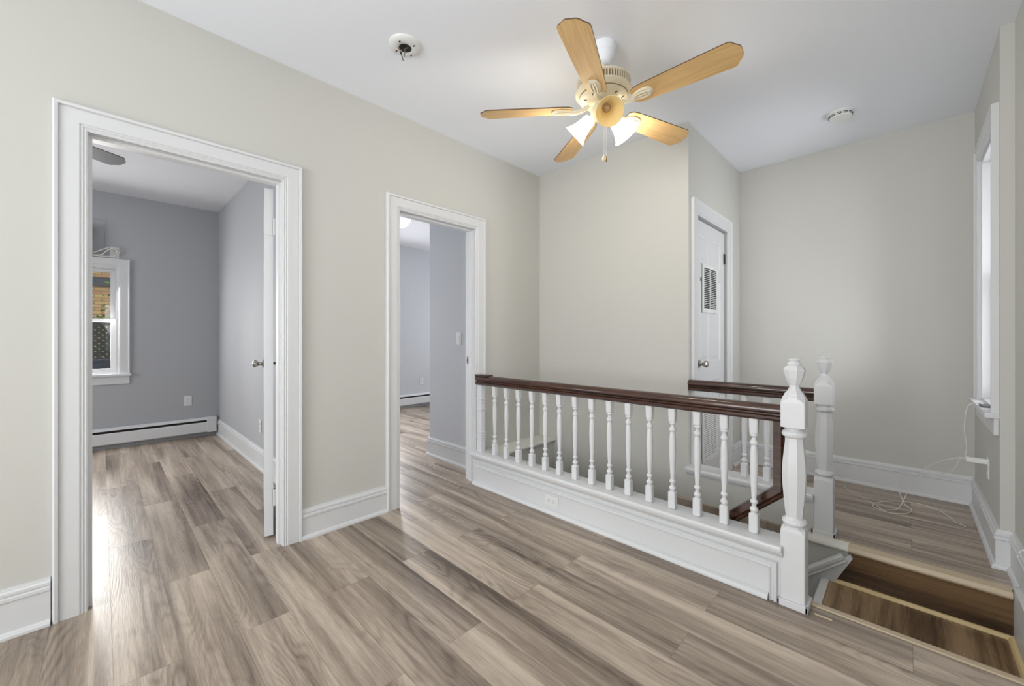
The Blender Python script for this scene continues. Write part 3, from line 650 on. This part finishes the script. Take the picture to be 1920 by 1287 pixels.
        link('bulb', bm, 'bulb' if on else 'bulb_off', sh, True)
        if on:
            pl = bpy.data.lights.new('bulb_light', 'POINT'); pl.energy = 7.5; pl.color = (1, .95, .87); pl.shadow_soft_size = .05
            po = bpy.data.objects.new('bulb_light', pl); C.objects.link(po); po.parent = root; po.location = p0+d*.135
            pl = bpy.data.lights.new('bulb_light', 'POINT'); pl.energy = 0.8; pl.color = (1, .93, .82); pl.shadow_soft_size = .035
            po = bpy.data.objects.new('bulb_light', pl); C.objects.link(po); po.parent = root; po.location = p0+d*.07+Vector((ca*.075, sa*.075, .02))
    if detail:
        for dx, dy, z1 in ((-.006, .016, -.575), (.024, -.008, -.597)):
            bm = bmesh.new(); n = 46
            for i in range(n):
                z = -.385+(z1+.385)*i/n; bmesh.ops.create_icosphere(bm, subdivisions=1, radius=.0016, matrix=Matrix.Translation((dx, dy, z)))
            tube(bm, [(dx, dy, -.385), (dx, dy, z1)], .0006, 5, 0)
            ch = link('pull_chain', bm, 'plastic', root)
            bm = bmesh.new(); lathe(bm, [(.001, 0), (.004, -.004), (.009, -.014), (.010, -.022), (.006, -.030), (.002, -.033)] if dx < 0 else [(.002, 0), (.005, -.004), (.006, -.026), (.003, -.030)], 14, Matrix.Translation((dx, dy, z1)))
            link('chain_pull', bm, 'cream' if dx < 0 else 'cream_dark', ch, True)
    return root
fan((-1.165, 1.885, CE), 1.309, 'blade', (1, 2), 'ceiling fan with five light wood blades and a three-shade lamp over the hall', math.radians(-47))
fan((-3.59, -.45, CE), math.radians(122.7), 'blade_grey', (), 'ceiling fan in the first bedroom showing one grey blade', 0, False)

# ------------------------------------------------------------------ ceiling items
r = empty('light_mounting_plate', (-1.913, 1.136, CE)); tag(r, 'white ceiling mounting plate with exposed wires and no lamp', 'ceiling fixture')
bm = bmesh.new(); lathe(bm, [(.026, -.010), (.034, -.016), (.060, -.018), (.076, -.012), (.084, -.006), (.086, 0)], 40, caps=False); link('plate', bm, 'plastic', r, True)
bm = bmesh.new(); lathe(bm, [(.033, -.0155), (.001, -.012)], 24, caps=False); link('box_opening', bm, 'black', r)
for a in (.4, 2.0, 3.6, 5.2):
    bm = bmesh.new(); box(bm, .055*math.cos(a)-.006, .055*math.cos(a)+.006, .055*math.sin(a)-.003, .055*math.sin(a)+.003, -.0195, -.017); link('slot', bm, 'black', r)
for pts, m in (([(0, 0, -.012), (.01, -.012, -.04), (.03, -.02, -.055), (.042, -.03, -.095)], 'device'), ([(-.01, .005, -.012), (0, -.02, -.03), (.018, -.035, -.05), (.04, -.032, -.06)], 'black'), ([(.01, .01, -.012), (-.012, -.02, -.028), (-.02, -.035, -.02)], 'copper'), ([(-.015, 0, -.012), (-.03, -.01, -.035), (0, -.03, -.045), (.03, -.03, -.11)], 'black')):
    bm = bmesh.new(); tube(bm, pts, .0022, 6, 6); link('wire', bm, m, r, True)
r = empty('smoke_detector', (-.333, 3.592, CE)); tag(r, 'round white smoke detector on the ceiling at right', 'smoke detector')
bm = bmesh.new(); lathe(bm, [(.030, -.040), (.058, -.038), (.064, -.032), (.066, -.014), (.072, -.012), (.072, 0)], 40); link('body', bm, 'plastic', r, True)
bm = bmesh.new()
for i in range(12):
    a = 2*PI*i/12
    for z in (-.020, -.028):
        fs = box(bm, .0635, .0665, -.012, .012, z-.0018, z+.0018); bmesh.ops.transform(bm, matrix=Matrix.Rotation(a, 4, 'Z'), verts=list({v for f in fs for v in f.verts}))
link('vent_slot', bm, 'dark', r)
bm = bmesh.new(); lathe(bm, [(.010, -.042), (.012, -.0395)], 16, Matrix.Translation((.03, -.01, 0))); link('test_button', bm, 'offwhite', r, True)
r = empty('ceiling_light', (-4.60, 2.645, CE)); tag(r, 'lit frosted dome ceiling light in the second bedroom', 'ceiling light')
bm = bmesh.new(); lathe(bm, [(.150, -.045), (.160, -.040), (.165, -.020), (.150, 0)], 40, caps=False); link('metal_base', bm, 'nickel_dark', r, True)
bm = bmesh.new(); lathe(bm, [(.002, -.165), (.05, -.158), (.09, -.140), (.120, -.112), (.140, -.075), (.150, -.040)], 40, caps=False); link('glass_dome', bm, 'dome', r, True)
bm = bmesh.new(); lathe(bm, [(.002, -.192), (.010, -.184), (.012, -.172), (.016, -.164)], 16); link('finial', bm, 'chrome', r, True)
pl = bpy.data.lights.new('dome_light', 'POINT'); pl.energy = 0.6; pl.color = (.95, .97, 1); pl.shadow_soft_size = .12
po = bpy.data.objects.new('dome_light', pl); C.objects.link(po); po.parent = r; po.location = (0, 0, -.26)

# ------------------------------------------------------------------ outlets, switch
def outlet(name, loc, u, nrm, horiz, label, kind='outlet', toggles=1):
    """u = horizontal wall direction, nrm = out of the wall"""
    u = Vector(u); nrm = Vector(nrm); up = Vector((0, 0, 1))
    if horiz: u, up = up, u
    m = Matrix.Translation(loc) @ Matrix((( u.x, nrm.x, up.x, 0), (u.y, nrm.y, up.y, 0), (u.z, nrm.z, up.z, 0), (0, 0, 0, 1)))
    bm = bmesh.new(); box(bm, -.036, .036, 0, .006, -.058, .058, bev=.0025); bmesh.ops.transform(bm, matrix=m, verts=bm.verts)
    if kind == 'switch':
        r = link(name, bm, 'plastic'); tag(r, label, 'light switch')
        bm = bmesh.new(); box(bm, -.016, .016, .005, .0085, -.033, .033, bev=.001); bmesh.ops.transform(bm, matrix=m, verts=bm.verts); link('rocker', bm, 'offwhite', r)
        return r
    r = link(name, bm, 'plastic'); tag(r, label, 'power outlet')
    for s in (-.020, .020):
        bm = bmesh.new(); box(bm, -.017, .017, .005, .0078, s-.014, s+.014, bev=.001); bmesh.ops.transform(bm, matrix=m, verts=bm.verts); sk_ = link('socket', bm, 'offwhite', r)
        bm = bmesh.new(); box(bm, -.008, -.0055, .0072, .0082, s-.002, s+.007); box(bm, .0055, .008, .0072, .0082, s-.002, s+.006); box(bm, -.002, .002, .0072, .0082, s-.010, s-.006)
        bmesh.ops.transform(bm, matrix=m, verts=bm.verts); link('slot', bm, 'dark', sk_)
    return r
outlet('wall_outlet', (-1.714, 2.130, .083), (1, 0, 0), (0, -1, 0), True, 'white outlet set sideways in the near low wall')
outlet('wall_outlet', (XF, .72, .44), (0, 1, 0), (1, 0, 0), False, 'white outlet above the heater in the first bedroom')
outlet('wall_outlet', (-4.22, 1.02, .38), (1, 0, 0), (0, -1, 0), False, 'white outlet on the bedroom side wall beside the open door')
outlet('wall_outlet', (XF, 3.94, .43), (0, 1, 0), (1, 0, 0), False, 'white outlet above the heater in the second bedroom')
outlet('wall_outlet', (XR, 3.545, .44), (0, 1, 0), (-1, 0, 0), False, 'white outlet under the tall window with a plug in it')
outlet('wall_outlet', (XF, .10, 2.105), (0, 1, 0), (1, 0, 0), False, 'white outlet beside the air conditioner above the bedroom window')
outlet('light_switch', (-2.99, 2.34, 1.18), (1, 0, 0), (0, -1, 0), False, 'white rocker light switch seen through the second doorway', 'switch')

# ------------------------------------------------------------------ baseboard heaters
def heater(y0, y1, label):
    r = empty('baseboard_heater', (XF, (y0+y1)/2, 0)); tag(r, label, 'heater')
    def P(bm, nm, mt): o = link(nm, bm, mt); return put(o, r)
    bm = bmesh.new(); sweep(bm, [(0, y1), (0, y0)], [(.001, .05), (.060, .05), (.068, .060), (.068, .165), (.062, .172), (.058, .165), (.058, .062), (.001, .062)], lambda a, b, n: Vector((XF+a, b, n))); P(bm, 'front_cover', 'offwhite')
    bm = bmesh.new(); sweep(bm, [(0, y1), (0, y0)], [(.001, .225), (.040, .225), (.056, .208), (.058, .196), (.050, .200), (.036, .215), (.001, .215)], lambda a, b, n: Vector((XF+a, b, n))); P(bm, 'top_cover', 'offwhite')
    bm = bmesh.new(); box(bm, XF+.002, XF+.045, y0, y1, .07, .212); P(bm, 'heating_fins', 'dark')
    bm = bmesh.new(); box(bm, XF+.001, XF+.072, y1-.09, y1+.004, .046, .230, bev=.006); P(bm, 'end_cap', 'offwhite')
    return r
heater(-2.3, .985, 'long white baseboard heater in the first bedroom'); heater(2.0, 4.20, 'white baseboard heater in the second bedroom')

# ------------------------------------------------------------------ air conditioner
r = empty('air_conditioner', (XF, -.36, 2.04)); tag(r, 'white air conditioner mounted through the wall above the bedroom window', 'air conditioner')
def P(bm, nm, mt, sm=False): return put(link(nm, bm, mt, None, sm), r)
bm = bmesh.new(); box(bm, XF+.001, XF+.10, AC[0], AC[1], AC[2], 2.265, bev=.008); P(bm, 'body', 'plastic')
bm = bmesh.new(); box(bm, XF+.001, XF+.09, AC[0], AC[1], 2.267, AC[3]); P(bm, 'control_panel', 'black')
bm = bmesh.new()
for i in range(10): box(bm, XF+.10, XF+.102, AC[0]+.03, AC[1]-.02, 2.085+i*.017, 2.091+i*.017)
P(bm, 'louvre', 'device')
bm = bmesh.new(); sweep(bm, [(AC[1]+.11, 2.025), (AC[1]+.11, 2.445), (AC[0]-.11, 2.445), (AC[0]-.11, 2.025)], [(0, 0), (.004, .004), (.012, .004), (.014, 0)], lambda a, b, n: Vector((XF+n, a, b))); struct(link('trim_11', bm, 'wall_blue'), 'painted patch outline around the air conditioner', 'trim')
bm = bmesh.new(); tube(bm, [(XF+.06, -.060, 2.055), (XF+.06, .0, 2.06), (XF+.05, .04, 2.11), (XF+.05, .085, 2.14), (XF+.04, .12, 2.12), (XF+.02, .11, 2.10)], .006, 6)
tube(bm, [(XF+.07, -.062, 2.07), (XF+.07, -.03, 2.09), (XF+.06, .03, 2.13), (XF+.05, .09, 2.155), (XF+.03, .135, 2.11), (XF+.03, .10, 2.065), (XF+.04, .03, 2.052), (XF+.06, -.062, 2.045)], .006, 6)
tag(link('power_cord', bm, 'cord', None, True), 'white looped power cord beside the air conditioner', 'cord')

# ------------------------------------------------------------------ right window items
bm = bmesh.new(); box(bm, .243, .3375, 3.530, 3.560, .462, .490, bev=.004)
tag(link('plug_adapter', bm, 'plastic'), 'white plug adapter sticking out of the outlet under the tall window', 'plug')
bm = bmesh.new(); box(bm, .288, .322, 3.40, 3.50, .8008, .812, bev=.003)
tag(link('small_device', bm, 'device'), 'flat dark grey device on the tall window sill', 'device')
bm = bmesh.new()
tube(bm, [(.243, 3.545, .478), (.215, 3.55, .475), (.14, 3.62, .42), (.05, 3.74, .30), (.00, 3.80, .15), (-.03, 3.78, .06), (-.06, 3.72, .034), (-.14, 3.66, .032), (-.17, 3.74, .033), (-.10, 3.88, .033), (.02, 3.97, .033), (.13, 3.94, .033), (.19, 3.82, .033), (.21, 3.74, .033), (.25, 3.70, .033), (.235, 3.66, .033)], .0024, 6)
tube(bm, [(.243, 3.54, .474), (.22, 3.54, .47), (.19, 3.60, .38), (.10, 3.72, .30), (.00, 3.84, .26), (-.05, 3.88, .18), (-.02, 3.84, .06), (.02, 3.78, .034), (-.02, 3.68, .032), (-.10, 3.64, .032), (-.16, 3.74, .033), (-.25, 3.86, .033), (-.33, 3.97, .033), (-.36, 4.10, .033)], .0022, 6)
tag(link('cable', bm, 'cord', None, True), 'thin white cable looping from the adapter down onto the far floor', 'cable')
bm = bmesh.new(); tube(bm, [(.30, 3.45, .815), (.27, 3.48, .81), (.245, 3.50, .78), (.235, 3.52, .66), (.245, 3.53, .55), (.240, 3.545, .482)], .002, 6)
tag(link('cable', bm, 'cord', None, True), 'thin white cable hanging from the window sill to the adapter', 'cable')

# ------------------------------------------------------------------ outside the bedroom window
o = bx('neighbour_house', 'brick', -13.2, -13.0, -5, 6, -3, 4.2); tag(o, 'yellow brick house wall outside the bedroom window', 'building')
bm = bmesh.new(); box(bm, -13.3, -12.6, -5, 6, 4.2, 4.5); link('eave', bm, 'roof', o)
bm = bmesh.new(); box(bm, -13.0, -12.95, -5, 6, 2.36, 2.56); link('fascia', bm, 'roof', o)
r = empty('lattice_fence', (-9.0, 0, -1)); tag(r, 'dark diagonal lattice fence outside the bedroom window', 'fence')
bm = bmesh.new()
for i in range(-30, 90):
    for s, xx in ((1, -9.0), (-1, -9.015)):
        y = -3+i*.085*1.0; L = 1.7
        p0 = (y, -.3) if s > 0 else (y+L, -.3); p1 = (y+L, -.3+L) if s > 0 else (y, -.3+L)
        d = Vector((p1[0]-p0[0], p1[1]-p0[1])).normalized(); nn = Vector((-d.y, d.x))*.021
        vs = [bm.verts.new((xx, p0[0]+nn.x, p0[1]+nn.y)), bm.verts.new((xx, p1[0]+nn.x, p1[1]+nn.y)), bm.verts.new((xx, p1[0]-nn.x, p1[1]-nn.y)), bm.verts.new((xx, p0[0]-nn.x, p0[1]-nn.y))]
        f = bm.faces.new(vs); e = bmesh.ops.extrude_face_region(bm, geom=[f]); bmesh.ops.translate(bm, vec=(.012, 0, 0), verts=[v for v in e['geom'] if isinstance(v, bmesh.types.BMVert)])
put(link('lattice_panel', bm, 'lattice'), r)
bm = bmesh.new(); box(bm, -9.04, -8.97, -5, 6, 1.38, 1.44); box(bm, -9.04, -8.97, -5, 6, -.35, -.27); put(link('fence_rail', bm, 'lattice'), r)
o = bx('dark_cover', 'bluecover', -8.7, -8.2, -4, 3, -.6, .88, bev=.05); tag(o, 'blue-black covered box below the bedroom window outside', 'box')
bm = bmesh.new(); rnd = random.Random(3)
for i in range(3200):
    y = rnd.uniform(-3, 3); top = 1.55+.2*math.sin(y*2.3)+.15*math.sin(y*5.1+1)+(1.0 if .0 < y < .45 else 0); z = rnd.uniform(.9, top) if rnd.random() < .9 else rnd.uniform(.9, 2.3)
    p = Vector((-10.2+rnd.uniform(-.5, .5), y, z)); q = Matrix.Translation(p) @ Matrix.Rotation(rnd.uniform(0, 6.3), 4, Vector((rnd.random(), rnd.random(), rnd.random())).normalized())
    s = rnd.uniform(.03, .06); bm.faces.new([bm.verts.new(q @ Vector(v)) for v in ((-s, 0, 0), (0, -s*.45, .006), (s, 0, 0), (0, s*.45, .006))])
tag(link('climbing_shrub', bm, 'leaf'), 'green leafy shrub in front of the brick wall outside', 'shrub', kind='stuff')
struct(bx('floor_yard', 'ground', -30, -6.3, -14, 14, -3.1, -3), 'yard ground outside the bedroom window', 'ground')
